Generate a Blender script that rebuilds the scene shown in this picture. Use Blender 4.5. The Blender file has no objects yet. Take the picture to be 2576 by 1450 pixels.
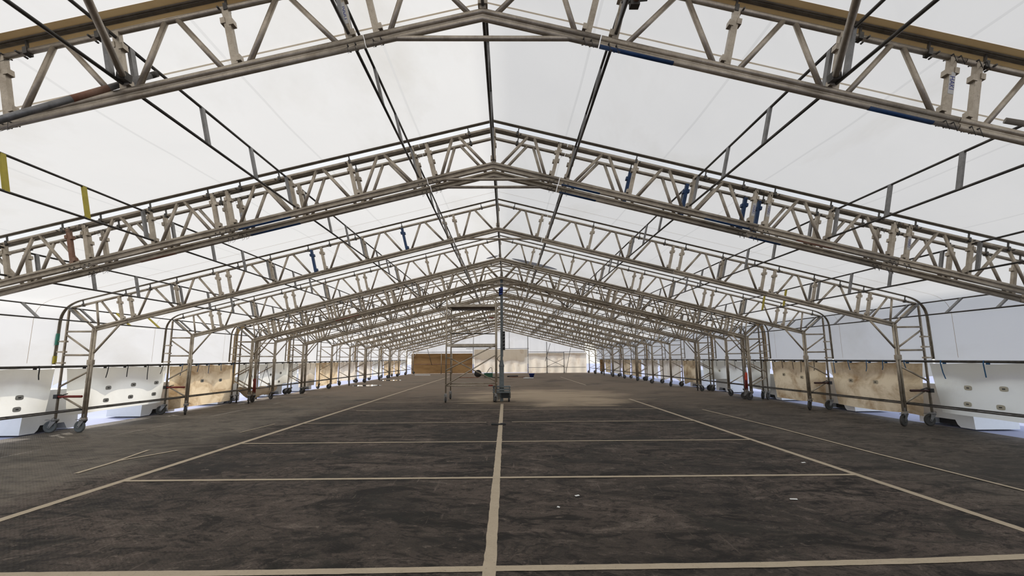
import bpy, math, random
from mathutils import Vector as V, Matrix, noise

sc = bpy.context.scene
col = sc.collection
R = random.Random(7)

# ------------------------------------------------------------------ camera
EYE = V((0.18, 0.0, 1.4))
FPX, YAW, PITCH, ROLL = 1200.4, 0.0113, 0.1461, 0.0062


def cam_ray(a, b):
    c, s = math.cos(ROLL), math.sin(ROLL)
    a, b = c * a + s * b, -s * a + c * b
    c, s = math.cos(PITCH), math.sin(PITCH)
    y, z, x = c - s * b, s + c * b, a
    c, s = math.cos(YAW), math.sin(YAW)
    return V((c * x + s * y, -s * x + c * y, z))


fw = cam_ray(0, 0)
rt = cam_ray(1, 0) - fw
up = cam_ray(0, 1) - fw
cd = bpy.data.cameras.new('camera')
cam = bpy.data.objects.new('camera', cd)
col.objects.link(cam)
m = Matrix.Identity(4)
for i in range(3):
    m[i][0], m[i][1], m[i][2], m[i][3] = rt[i], up[i], -fw[i], EYE[i]
cam.matrix_world = m
cd.sensor_width = 36.0
cd.lens = FPX / 2576 * 36.0
cd.clip_start, cd.clip_end = 0.05, 400
sc.camera = cam

# ------------------------------------------------------------------ light
SUN_DIR = V((-0.60, 0.40, 0.80)).normalized()      # towards the sun
ld = bpy.data.lights.new('sun', 'SUN')
ld.energy, ld.angle, ld.color = 3.95, 0.009, (1.0, 0.965, 0.90)
sun = bpy.data.objects.new('sun', ld)
col.objects.link(sun)
sun.rotation_euler = SUN_DIR.to_track_quat('Z', 'Y').to_euler()
sun.location = (-20, 20, 30)
w = bpy.data.worlds.new('sky')
sc.world = w
w.use_nodes = True
nt = w.node_tree
bg = nt.nodes['Background']
sky = nt.nodes.new('ShaderNodeTexSky')
sky.sky_type = 'NISHITA'
sky.sun_disc = False
sky.sun_elevation = math.asin(SUN_DIR.z)
sky.sun_rotation = math.atan2(SUN_DIR.x, SUN_DIR.y)
sky.air_density, sky.dust_density, sky.ozone_density = 1.0, 1.0, 1.5
hs = nt.nodes.new('ShaderNodeHueSaturation')
hs.inputs['Saturation'].default_value = 0.42
nt.links.new(sky.outputs[0], hs.inputs['Color'])
nt.links.new(hs.outputs[0], bg.inputs[0])
bg.inputs[1].default_value = 0.45
vs = sc.view_settings
vs.view_transform, vs.look = 'Standard', 'None'
vs.exposure, vs.gamma, vs.use_curve_mapping = -0.29, 1.0, False
sc.cycles.max_bounces = 8
sc.cycles.diffuse_bounces = 4
sc.cycles.glossy_bounces = 2
sc.cycles.transmission_bounces = 4
sc.cycles.transparent_max_bounces = 4
sc.cycles.caustics_reflective = False
sc.cycles.caustics_refractive = False


# ------------------------------------------------------------------ materials
class NT:
    """tiny node-tree writer"""
    def __init__(s, name):
        s.m = bpy.data.materials.new(name)
        s.m.use_nodes = True
        s.t = s.m.node_tree
        s.t.nodes.clear()
        s.out = s.n('OutputMaterial')

    def n(s, typ, **kw):
        nd = s.t.nodes.new('ShaderNode' + typ)
        for k, v in kw.items():
            setattr(nd, k, v)
        return nd

    def l(s, a, b):
        s.t.links.new(a, b)

    def coord(s, scale=(1, 1, 1), kind='Object', rot=(0, 0, 0), loc=(0, 0, 0)):
        tc, mp = s.n('TexCoord'), s.n('Mapping')
        mp.inputs['Scale'].default_value = scale
        mp.inputs['Rotation'].default_value = rot
        mp.inputs['Location'].default_value = loc
        if kind == 'World':
            g = s.n('NewGeometry')
            s.l(g.outputs['Position'], mp.inputs['Vector'])
        else:
            s.l(tc.outputs[kind], mp.inputs['Vector'])
        return mp.outputs[0]

    def noise(s, vec, scale, detail=4, rough=.55, dist=0):
        nd = s.n('TexNoise')
        nd.inputs['Scale'].default_value = scale
        nd.inputs['Detail'].default_value = detail
        nd.inputs['Roughness'].default_value = rough
        nd.inputs['Distortion'].default_value = dist
        if vec:
            s.l(vec, nd.inputs['Vector'])
        return nd.outputs['Fac']

    def ramp(s, fac, stops):
        nd = s.n('ValToRGB')
        e = nd.color_ramp.elements
        while len(e) < len(stops):
            e.new(0.5)
        for k, (p, c) in enumerate(stops):
            e[k].position = p
            e[k].color = (c, c, c, 1) if isinstance(c, (int, float)) else (*c, 1)
        s.l(fac, nd.inputs[0])
        return nd.outputs[0]

    def mix(s, fac, a, b, typ='MIX'):
        nd = s.n('Mix', data_type='RGBA', blend_type=typ)
        for k, x in ((0, fac), (6, a), (7, b)):
            if hasattr(x, 'links'):
                s.l(x, nd.inputs[k])
            elif k == 0:
                nd.inputs[0].default_value = x
            else:
                nd.inputs[k].default_value = (*x, 1)
        return nd.outputs[2]

    def math(s, op, a, b=0, clamp=False):
        nd = s.n('Math', operation=op, use_clamp=clamp)
        for k, x in ((0, a), (1, b)):
            if hasattr(x, 'links'):
                s.l(x, nd.inputs[k])
            else:
                nd.inputs[k].default_value = x
        return nd.outputs[0]

    def maprange(s, x, a, b, c=0., d=1.):
        nd = s.n('MapRange', interpolation_type='SMOOTHSTEP')
        s.l(x, nd.inputs[0])
        for k, v in zip((1, 2, 3, 4), (a, b, c, d)):
            nd.inputs[k].default_value = v
        return nd.outputs[0]

    def bump(s, h, strength=.3, dist=.01):
        nd = s.n('Bump')
        nd.inputs['Strength'].default_value = strength
        nd.inputs['Distance'].default_value = dist
        s.l(h, nd.inputs['Height'])
        return nd.outputs[0]

    def princ(s, colr, rough=.5, metal=0., normal=None, spec=.5):
        p = s.n('BsdfPrincipled')
        if hasattr(colr, 'links'):
            s.l(colr, p.inputs['Base Color'])
        else:
            p.inputs['Base Color'].default_value = (*colr, 1)
        if hasattr(rough, 'links'):
            s.l(rough, p.inputs['Roughness'])
        else:
            p.inputs['Roughness'].default_value = rough
        p.inputs['Metallic'].default_value = metal
        p.inputs['Specular IOR Level'].default_value = spec
        if normal:
            s.l(normal, p.inputs['Normal'])
        s.l(p.outputs[0], s.out.inputs[0])
        return s.m


def metal_mat(name, a, b, rough=.5, metal=.35, scale=9.):
    t = NT(name)
    vec = t.coord(kind='World')
    f = t.noise(vec, scale, 5, .65)
    f2 = t.noise(vec, scale * 9, 3, .6)
    c = t.mix(t.ramp(f, [(.32, 0), (.68, 1)]), a, b)
    c = t.mix(t.ramp(f2, [(.55, 0), (.8, .5)]), c, tuple(x * .45 for x in a))
    return t.princ(c, rough, metal)


def plain(name, c, rough=.6, metal=0., var=.25, scale=14.):
    t = NT(name)
    f = t.noise(t.coord(kind='World'), scale, 4)
    cc = t.mix(f, tuple(x * (1 - var) for x in c), tuple(min(1, x * (1 + var)) for x in c))
    return t.princ(cc, rough, metal)


def cloth_mat(name, base, stain, lo=.5, hi=.75, trans=.5, scale=.9, tcol=None, stretch=(1, 1, 1), amount=1., wr=.25, ts=(.84, .82, .78), seams=False):
    t = NT(name)
    vec = t.coord(stretch, kind='World')
    f = t.ramp(t.noise(vec, scale, 6, .62, .4), [(lo, 0), (hi, amount)])
    c = t.mix(f, base, stain)
    sm_ = None
    if seams:      # welded seams running along the hall every 1.37 m
        sx = t.n('SeparateXYZ')
        t.l(t.coord(kind='World'), sx.inputs[0])
        fr = t.math('FRACT', t.math('MULTIPLY', t.math('ADD', t.math('ABSOLUTE', sx.outputs[0]), .35), 1 / 1.37))
        sm_ = t.math('MULTIPLY', t.math('LESS_THAN', fr, .018), .55)
        c = t.mix(sm_, c, tuple(x * .8 for x in base))
    nrm = t.bump(t.noise(t.coord(kind='World'), 2.2, 3, .5, .6), wr, .03)
    d, tr, ms = t.n('BsdfDiffuse'), t.n('BsdfTranslucent'), t.n('MixShader')
    t.l(c, d.inputs[0])
    if tcol:
        tc_ = t.mix(f, tcol, tuple(x * y for x, y in zip(tcol, ts)))
        if sm_:
            tc_ = t.mix(sm_, tc_, tuple(x * .82 for x in tcol))
        t.l(tc_, tr.inputs[0])
    else:
        t.l(c, tr.inputs[0])
    t.l(nrm, d.inputs['Normal'])
    t.l(nrm, tr.inputs['Normal'])
    ms.inputs[0].default_value = trans
    t.l(d.outputs[0], ms.inputs[1])
    t.l(tr.outputs[0], ms.inputs[2])
    t.l(ms.outputs[0], t.out.inputs[0])
    return t.m


M = {}
M['alu'] = metal_mat('weathered_aluminium', (.33, .275, .205), (.52, .45, .355), .42, .6)
M['galv'] = metal_mat('galvanised_steel', (.15, .145, .135), (.27, .26, .25), .45, .5)
M['dark'] = metal_mat('dark_and_backlit_steel', (.045, .04, .034), (.11, .10, .085), .45, .4)  # also gives the ladder beams the darkness of backlit tube
M['railm'] = metal_mat('brown_rail_metal', (.19, .16, .115), (.33, .285, .215), .42, .5)
M['rust'] = metal_mat('rusty_tube', (.24, .10, .055), (.34, .22, .15), .7, .1, 4)
M['maroon'] = plain('maroon_paint', (.05, .018, .014), .6)
M['red'] = plain('red_paint', (.22, .03, .02), .5)
M['blue'] = metal_mat('chipped_blue_paint', (.008, .035, .10), (.014, .06, .17), .5, .0, 30)
M['green'] = plain('green_paint', (.05, .26, .18), .5)
M['yellow'] = plain('yellow_paint', (.45, .36, .03), .55)
M['black'] = plain('black_rubber', (.02, .02, .02), .7)
M['tyre'] = plain('dark_tyre', (.045, .042, .038), .75)
M['greytyre'] = plain('grey_tyre', (.11, .12, .125), .75)
M['patch'] = plain('grey_reinforcement_patch', (.40, .39, .36), .7)
M['hub'] = plain('caster_hub', (.22, .19, .15), .6)
M['strapb'] = plain('blue_strap', (.02, .10, .22), .7)
M['roof'] = cloth_mat('white_roof_cloth', (.80, .785, .765), (.62, .58, .52), .52, .74, .5, .45, (.715, .688, .637), (1, .45, 1), .8, seams=True)
M['gap'] = cloth_mat('white_gap_cloth', (.8, .8, .78), (.7, .68, .62), .5, .8, .5, .6)
M['white'] = cloth_mat('cream_skirt_cloth', (.72, .69, .61), (.58, .52, .42), .55, .8, .62, 1.3, (.70, .665, .575), (1, 1, 1), .6, .6)
M['tan'] = cloth_mat('dirty_tan_cloth', (.62, .50, .36), (.24, .13, .06), .42, .72, .58, 1.9, (.70, .545, .34), (1, 1, 1.4), 1., .5, (.5, .40, .30))
M['pale'] = cloth_mat('dusty_beige_cloth', (.64, .55, .44), (.42, .29, .17), .5, .78, .58, 1.6, (.74, .65, .52), (1, 1, .6), .8, .4, (.7, .6, .5))
M['brown'] = cloth_mat('brown_stained_cloth', (.30, .18, .08), (.13, .07, .03), .42, .7, .2, .8, None, (.5, 1, 1.6), .9)
M['cover'] = cloth_mat('tan_cover_cloth', (.52, .38, .20), (.38, .25, .12), .4, .7, .3, 1.2)
M['ovalcloth'] = cloth_mat('grey_oval_cloth', (.36, .37, .42), (.30, .30, .34), .5, .8, .4, 1.)
M['plastic'] = plain('white_plastic', (.78, .79, .80), .45, 0, .05)
M['paint'] = None
M['puddle'] = None


def floor_mat():
    t = NT('dirty_ribbed_floor')
    P = t.coord(kind='World')
    sx = t.n('SeparateXYZ')
    t.l(P, sx.inputs[0])
    X, Y = sx.outputs[0], sx.outputs[1]
    big = t.noise(t.coord((.6, 1, 1), 'World'), .6, 7, .66, .5)
    mid = t.noise(t.coord((.55, 1, 1), 'World', rot=(0, 0, .3)), 2.2, 9, .74, 1.2)
    sml = t.noise(t.coord((.8, 1, 1), 'World', rot=(0, 0, -.4)), 11., 7, .76, .9)
    fine = t.noise(P, 75, 3, .75)
    c = t.mix(t.ramp(big, [(.38, 0), (.60, 1)]), (.036, .028, .021), (.105, .081, .065))
    c = t.mix(t.ramp(mid, [(.41, .95), (.49, 0)]), c, (.014, .0115, .009))
    c = t.mix(t.ramp(mid, [(.55, 0), (.66, .75)]), c, (.19, .15, .12))
    c = t.mix(t.ramp(sml, [(.38, .85), (.48, 0)]), c, (.016, .013, .010))
    c = t.mix(t.ramp(sml, [(.58, 0), (.68, .7)]), c, (.24, .19, .15))
    c = t.mix(t.ramp(fine, [(.34, .6), (.52, 0)]), c, (.015, .012, .010))
    blo = t.noise(t.coord((.8, 1, 1), 'World', loc=(3.3, 1.7, 0)), 1.15, 6, .6, 1.4)
    c = t.mix(t.ramp(blo, [(.56, 0), (.66, .75)]), c, (.021, .0195, .015))
    edge = t.ramp(blo, [(.535, 0), (.55, .7), (.555, .7), (.57, 0)])
    c = t.mix(edge, c, (.016, .013, .011))
    scr = t.noise(t.coord((7., .6, 1), 'World', rot=(0, 0, .9)), 2.2, 4, .6)
    c = t.mix(t.ramp(scr, [(.64, 0), (.72, .5)]), c, (.19, .15, .12))
    # rims left by dried water: thin dark rings
    vo = t.n('TexVoronoi', feature='DISTANCE_TO_EDGE')
    vo.inputs['Scale'].default_value = 1.1
    wob = t.n('VectorMath', operation='ADD')
    nn = t.n('TexNoise')
    nn.inputs['Scale'].default_value = 1.6
    nn.inputs['Detail'].default_value = 4
    t.l(P, nn.inputs['Vector'])
    t.l(P, wob.inputs[0])
    t.l(nn.outputs['Color'], wob.inputs[1])
    t.l(wob.outputs[0], vo.inputs['Vector'])
    ring = t.ramp(vo.outputs['Distance'], [(.0, 1), (.02, 0)])
    patch = t.ramp(t.noise(P, .45, 2), [(.5, 0), (.62, .8)])
    c = t.mix(t.math('MULTIPLY', ring, patch), c, (.018, .016, .014))
    # greyer trodden strips outside the marked bays
    side = t.maprange(t.math('ABSOLUTE', X), 4.2, 5.4)
    lft = t.maprange(X, -4.2, -5.2)
    sc_ = t.mix(t.ramp(big, [(.36, 0), (.64, 1)]), (.10, .086, .068), (.205, .175, .14))
    sc_ = t.mix(t.ramp(mid, [(.38, .7), (.52, 0)]), sc_, (.05, .043, .034))
    sc_ = t.mix(t.ramp(sml, [(.36, .5), (.48, 0)]), sc_, (.06, .05, .04))
    c = t.mix(t.math('MULTIPLY', side, t.math('ADD', t.math('MULTIPLY', lft, .55), .3)), c, sc_)
    # spilled sandy dust beyond the marked bays
    dn = t.noise(t.coord((.5, .5, 1), 'World'), 1., 5, .6, .5)
    far = t.maprange(Y, 10.5, 22)
    dd = t.math('MULTIPLY', far, t.ramp(t.math('ADD', dn, t.math('MULTIPLY', far, .12)), [(.36, 0), (.60, .8)]))
    c = t.mix(dd, c, (.215, .165, .12))
    px = t.math('MULTIPLY', t.math('SUBTRACT', X, 1.6), .30)
    py = t.math('MULTIPLY', t.math('SUBTRACT', Y, 18.2), .24)
    rr = t.math('ADD', t.math('MULTIPLY', px, px), t.math('MULTIPLY', py, py))
    stk = t.noise(t.coord((.16, 1.7, 1), 'World'), 1.3, 5, .6, .2)
    sand = t.maprange(t.math('ADD', rr, t.math('ADD', t.math('MULTIPLY', t.math('SUBTRACT', dn, .5), 2.6), t.math('MULTIPLY', t.math('SUBTRACT', stk, .5), 2.4))), 1.2, .1)
    c = t.mix(t.math('MULTIPLY', sand, .85), c, (.46, .36, .25))
    # woven ribs pressed into the surface
    wv = t.n('TexWave', wave_type='BANDS', bands_direction='DIAGONAL')
    wv.inputs['Scale'].default_value = 16
    wv.inputs['Distortion'].default_value = 2.5
    wv.inputs['Detail'].default_value = 2
    t.l(t.coord((1, 1, 0), 'World'), wv.inputs['Vector'])
    h = t.math('ADD', t.math('MULTIPLY', wv.outputs['Fac'], .55), t.math('ADD', fine, t.math('MULTIPLY', mid, 2.2)))
    nrm = t.bump(h, .55, .008)
    rg = t.ramp(big, [(.3, .7), (.7, .9)])
    return t.princ(c, rg, 0, nrm, .18)


def paint_mat():
    t = NT('worn_cream_paint')
    P = t.coord(kind='World')
    f = t.noise(P, 7, 5, .7)
    g = t.noise(P, 70, 3, .7)
    c = t.mix(f, (.36, .285, .19), (.52, .43, .31))
    c = t.mix(t.ramp(g, [(.60, 0), (.72, .7)]), c, (.13, .11, .09))
    return t.princ(c, .8)


def ground_mat():
    t = NT('pale_asphalt')
    P = t.coord(kind='World')
    c = t.mix(t.noise(P, 1.2, 5, .6), (.25, .262, .36), (.34, .355, .47))
    return t.princ(c, .85)


M['floor'], M['paint'], M['ground'] = floor_mat(), paint_mat(), ground_mat()
M['sticker'] = plain('white_sticker', (.54, .52, .48), .6, 0, .06)
M['ink'] = plain('blue_ink', (.03, .04, .22), .6)
t_ = NT('still_water')
M['puddle'] = t_.princ((.03, .03, .03), .03, 0, None, 1.)
M['paper'] = plain('white_paper', (.75, .74, .7), .8, 0, .05)
M['mast'] = metal_mat('grey_painted_mast', (.10, .115, .115), (.17, .185, .185), .5, .1)
M['deck'] = plain('plywood_deck', (.10, .075, .06), .8)
M['toolgreen'] = plain('green_machine_paint', (.02, .09, .045), .5)
M['orange'] = plain('orange_red_plastic', (.75, .08, .03), .5)
M['bluep'] = plain('blue_plastic', (.01, .035, .22), .5)


# ------------------------------------------------------------------ mesh helpers
class MB:
    def __init__(s):
        s.v, s.f, s.sm = [], [], []

    def add(s, vs_, fs, smooth=False):
        o = len(s.v)
        s.v += [tuple(p) for p in vs_]
        s.f += [tuple(i + o for i in f) for f in fs]
        s.sm += [smooth] * len(fs)
        return s

    def tube(s, a, b, r, n=10, r2=None):
        return s.path([a, b], r, n, r2)

    def path(s, pts, r, n=10, r2=None):
        pts = [V(p) for p in pts]
        ring, N = [], len(pts)
        d0 = (pts[1] - pts[0]).normalized()
        u = d0.orthogonal().normalized()
        for i, p in enumerate(pts):
            if i == 0:
                d = d0
            elif i == N - 1:
                d = (pts[-1] - pts[-2]).normalized()
            else:
                d = ((pts[i] - pts[i - 1]).normalized() + (pts[i + 1] - pts[i]).normalized()).normalized()
            u = (u - d * u.dot(d)).normalized()
            w_ = d.cross(u)
            rr = r if r2 is None else r + (r2 - r) * i / (N - 1)
            ring.append([p + (u * math.cos(2 * math.pi * k / n) + w_ * math.sin(2 * math.pi * k / n)) * rr for k in range(n)])
        vs_ = [q for q_ in ring for q in q_]
        fs = [(i * n + k, i * n + (k + 1) % n, (i + 1) * n + (k + 1) % n, (i + 1) * n + k) for i in range(N - 1) for k in range(n)]
        s.add(vs_, fs, True)
        o = len(s.v) - len(vs_)
        s.f += [tuple(o + k for k in reversed(range(n))), tuple(o + (N - 1) * n + k for k in range(n))]
        s.sm += [False, False]
        return s

    def obox(s, c, ux, uy, uz):
        """box about c with half-vectors ux, uy, uz"""
        c, ux, uy, uz = V(c), V(ux), V(uy), V(uz)
        vs_ = [c + ux * i + uy * j + uz * k for i in (-1, 1) for j in (-1, 1) for k in (-1, 1)]
        if ux.cross(uy).dot(uz) < 0:
            fs = [(0, 2, 3, 1), (4, 5, 7, 6), (0, 1, 5, 4), (2, 6, 7, 3), (0, 4, 6, 2), (1, 3, 7, 5)]
        else:
            fs = [(0, 1, 3, 2), (4, 6, 7, 5), (0, 4, 5, 1), (2, 3, 7, 6), (0, 2, 6, 4), (1, 5, 7, 3)]
        return s.add(vs_, fs)

    def box(s, c, sx, sy, sz):
        return s.obox(c, (sx / 2, 0, 0), (0, sy / 2, 0), (0, 0, sz / 2))

    def bar(s, a, b, wy, wn):
        """bar from a to b in an x-z plane; wy wide along y, wn across"""
        a, b = V(a), V(b)
        d = b - a
        nrm = V((-d.z, 0, d.x)).normalized()
        return s.obox((a + b) / 2, d / 2, (0, wy / 2, 0), nrm * wn / 2)

    def lathe(s, prof, c, axis, n=20):
        """prof: (radius, offset along axis)"""
        c, ax = V(c), V(axis).normalized()
        u = ax.orthogonal().normalized()
        w_ = ax.cross(u)
        N = len(prof)
        vs_ = [c + ax * h + (u * math.cos(2 * math.pi * k / n) + w_ * math.sin(2 * math.pi * k / n)) * r for r, h in prof for k in range(n)]
        fs = [(i * n + k, i * n + (k + 1) % n, (i + 1) * n + (k + 1) % n, (i + 1) * n + k) for i in range(N - 1) for k in range(n)]
        return s.add(vs_, fs, True)

    def poly(s, pts, ext):
        """planar outline pts extruded by ext"""
        pts, ext = [V(p) for p in pts], V(ext)
        n = len(pts)
        fs = [tuple(range(n)), tuple(reversed(range(n, 2 * n)))] + [(i, i + n, (i + 1) % n + n, (i + 1) % n) for i in range(n)]
        return s.add(pts + [p + ext for p in pts], fs)

    def mesh(s, name, mat):
        me = bpy.data.meshes.new(name)
        me.from_pydata(s.v, [], s.f)
        me.polygons.foreach_set('use_smooth', s.sm)
        me.materials.append(mat)
        me.update()
        return me

    def build(s, name, mat, parent=None):
        return link(name, s.mesh(name, mat), parent)


def link(name, me, parent=None):
    o = bpy.data.objects.new(name, me)
    col.objects.link(o)
    if parent:
        o.parent = parent
    return o


def tag(o, label, cat, group=None):
    o['label'], o['category'] = label, cat
    if group:
        o['group'] = group
    return o


def thing(name, label, cat, loc=(0, 0, 0), rz=0., group=None):
    o = link(name, None)
    o.location, o.rotation_euler = loc, (0, 0, rz)
    o.empty_display_size = .2
    return tag(o, label, cat, group)


def struct(o):
    o['kind'] = 'structure'
    return o


def paint(o, mat):
    o.material_slots[0].link = 'OBJECT'
    o.material_slots[0].material = mat
    return o


CACHE = {}


def cached(key, name, mat, fn, parent):
    if key not in CACHE:
        mb = MB()
        fn(mb)
        CACHE[key] = mb.mesh(name, mat)
    return link(name, CACHE[key], parent)


# ------------------------------------------------------------------ frame geometry
TH = math.atan(.2505)
CT, ST = math.cos(TH), math.sin(TH)
APEX = 4.10
S = lambda x: x / CT
TOPN = .542


def P(sd, s, n):
    """sd -1 left / +1 right, s along the slope from the ridge, n up from the lower chord"""
    return V((sd * (s * CT + n * ST), 0, APEX - s * ST + n * CT))


def ridge(n):
    return V((0, 0, APEX + n / CT))


def drift(y):
    return -.0125 * max(0., y - 17.)


FY = dict(F1=3.435, F2a=6.427, F2b=6.737, F3=9.821, F4=12.872, F5a=15.935, F5b=16.245, F6=17.514, F7a=20.012, F7b=20.322,
          F8=23.42, F9=26.2, F10a=29.1, F10b=29.4, F11=32.5, F12a=35.45, F12b=35.75, F13=38.7, F14=41.9, F15=45.0)
POSTS = [.82, 1.03, 1.90, 2.73, 3.58, 3.78, 4.63, 5.49, 5.70, 6.54, 7.45, 7.66]
BAYS = [(.82, 0), (1.03, 1.90), (1.90, 2.73), (2.73, 3.58), (3.78, 4.63), (4.63, 5.49), (5.70, 6.54), (6.54, 7.45)]
JOINT = [.925, 3.68, 5.595, 7.555]
RT = .0242
RAILN = .655
LEGX, OUTX, RAILX = 8.21, 8.77, 8.925


def rail_path(sd, off=0., zb=1.33, k=10):
    """from the ridge out over the eave and down the side; off moves it outwards"""
    n = RAILN + off
    X = RAILX + off
    z0 = APEX + n / CT
    pts = [V((0, 0, z0))]
    for i in range(1, 13):
        x = 8.5 * i / 12
        pts.append(V((sd * x, 0, z0 - .2505 * x)))
    a, b, c = V((8.5, 0, z0 - .2505 * 8.5)), V((X, 0, z0 - .2505 * X)), V((X + .005, 0, 2.18))
    for i in range(1, k + 1):
        t = i / k
        p = a * (1 - t) ** 2 + b * 2 * t * (1 - t) + c * t * t
        pts.append(V((sd * p.x, 0, p.z)))
    pts.append(V((sd * (X + .01), 0, 1.75)))
    pts.append(V((sd * (X + .015), 0, zb)))
    return pts


def sweep_rect(mb, pts, wy, wn):
    N = len(pts)
    vs_ = []
    for i, p in enumerate(pts):
        d = (pts[min(i + 1, N - 1)] - pts[max(i - 1, 0)]).normalized()
        nn = V((-d.z, 0, d.x))
        vs_ += [p + nn * wn / 2 + V((0, -wy / 2, 0)), p + nn * wn / 2 + V((0, wy / 2, 0)), p - nn * wn / 2 + V((0, wy / 2, 0)), p - nn * wn / 2 + V((0, -wy / 2, 0))]
    fs = [(i * 4 + k, i * 4 + (k + 1) % 4, i * 4 + 4 + (k + 1) % 4, i * 4 + 4 + k) for i in range(N - 1) for k in range(4)]
    fs += [(3, 2, 1, 0), tuple((N - 1) * 4 + k for k in range(4))]
    mb.add(vs_, fs)


def double(mb, pts):
    """two welded tubes one above the other following pts given as functions of n"""
    for n in (RT + .006, -RT - .006):
        mb.path([f(n) for f in pts], RT, 10)
    mb.path([f(0) for f in pts], .010, 6)


def lower_piece(i, sd):
    e = [0] + [S(x) for x in JOINT] + [S(LEGX)]
    g = .004

    def fn(mb):
        if i == 0:
            double(mb, [lambda n: P(-1, e[1] - g, n), lambda n: ridge(n), lambda n: P(1, e[1] - g, n)])
        else:
            double(mb, [lambda n: P(sd, e[i] + (g if i else 0), n), lambda n: P(sd, e[i + 1] - (g if i < 4 else 0), n)])
    return fn


def upper_piece(i, sd):
    e = [0] + [S(x) for x in JOINT] + [8.83]
    g = .003

    def fn(mb):
        if i == 0:
            mb.path([P(-1, e[1] - g, TOPN), ridge(TOPN), P(1, e[1] - g, TOPN)], RT)
        else:
            mb.path([P(sd, e[i] + g, TOPN), P(sd, e[i + 1] - (g if i < 4 else 0), TOPN)], RT)
    return fn


def post_fn(x, sd):
    def fn(mb):
        if x == 0:
            mb.bar(ridge(.04), ridge(.53), .045, .05)
            mb.box(ridge(.10), .075, .075, .06)
            mb.box(ridge(.43), .075, .075, .05)
            return
        s = S(x)
        mb.bar(P(sd, s, .04), P(sd, s, .535), .046, .05)
        for n, ds in ((.085, -.034), (.425, .03), (.40, -.03)):
            mb.bar(P(sd, s + ds, n - .025), P(sd, s + ds, n + .025), .058, .036)
    return fn


def tube_fn(a, b, r):
    return lambda mb: mb.tube(a, b, r)


def bracket_fn(s, sd):
    def fn(mb):
        mb.bar(P(sd, s, TOPN), P(sd, s, RAILN - .02), .02, .014)
        mb.bar(P(sd, s - .016, TOPN), P(sd, s + .016, TOPN), .058, .058)
        mb.tube(P(sd, s + .05, TOPN - .01) + V((0, -.05, 0)), P(sd, s + .05, TOPN - .01) + V((0, .05, 0)), .008, 6)
    return fn


def pins_fn(s, sd, n0, dss):
    def fn(mb):
        for ds in dss:
            p = P(sd, s + ds, n0)
            mb.tube(p + V((0, -.045, 0)), p + V((0, .045, 0)), .006, 6)
            mb.path([p + V((0, -.045, 0)), p + V((.012, -.05, -.075)), p + V((.03, -.03, -.045)), p + V((.0, .03, -.01))], .0028, 4)
    return fn


def caster_fn(mb, a):
    """stem, top plate and swivelled fork; the wheel trails in direction a"""
    d, q = V((math.cos(a), math.sin(a), 0)), V((-math.sin(a), math.cos(a), 0))
    mb.tube((0, 0, .24), (0, 0, .36), .021, 10)
    mb.lathe([(0, .262), (.055, .262), (.06, .25), (.06, .225), (0, .225)], (0, 0, 0), (0, 0, 1), 16)
    for k in (-1, 1):
        mb.poly([q * .034 * k + V((0, 0, .235)) - d * .05, q * .034 * k + V((0, 0, .235)) + d * .06, q * .034 * k + V((0, 0, .10)) + d * .10, q * .034 * k + V((0, 0, .09)) + d * .06], q * .006 * k)
    mb.obox(V((0, 0, .236)) + d * .01, d * .06, q * .04, (0, 0, .006))
    mb.obox(V((0, 0, .245)) + d * .11, d * .06, q * .02, (0, 0, .005))
    mb.path([V((0, 0, .29)), q * .07 + V((0, 0, .29)), q * .09 + V((0, 0, .27))], .006, 6)


def wheel_fn(mb, a):
    d, q = V((math.cos(a), math.sin(a), 0)), V((-math.sin(a), math.cos(a), 0))
    c = d * .075 + V((0, 0, .115))
    mb.lathe([(.02, -.03), (.03, -.03), (.055, -.016), (.078, -.016), (.085, -.024), (.108, -.022), (.115, -.012), (.115, .012), (.108, .022), (.085, .024), (.078, .016), (.055, .016), (.03, .03), (.02, .03)], c, q, 24)
    mb.tube(c - q * .045, c + q * .045, .013, 8)


ORD = ['zeroth', 'first', 'second', 'third', 'fourth', 'fifth', 'sixth', 'seventh', 'eighth', 'ninth', 'tenth', 'eleventh', 'twelfth', 'thirteenth',
       'fourteenth', 'fifteenth', 'sixteenth', 'seventeenth', 'eighteenth', 'nineteenth', 'twentieth']
BR = [.22, 1.95, 2.95, 3.5, 3.95, 4.75, 5.43, 5.95, 6.7, 7.25, 7.75, 8.62]
FRAMES = {}


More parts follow.
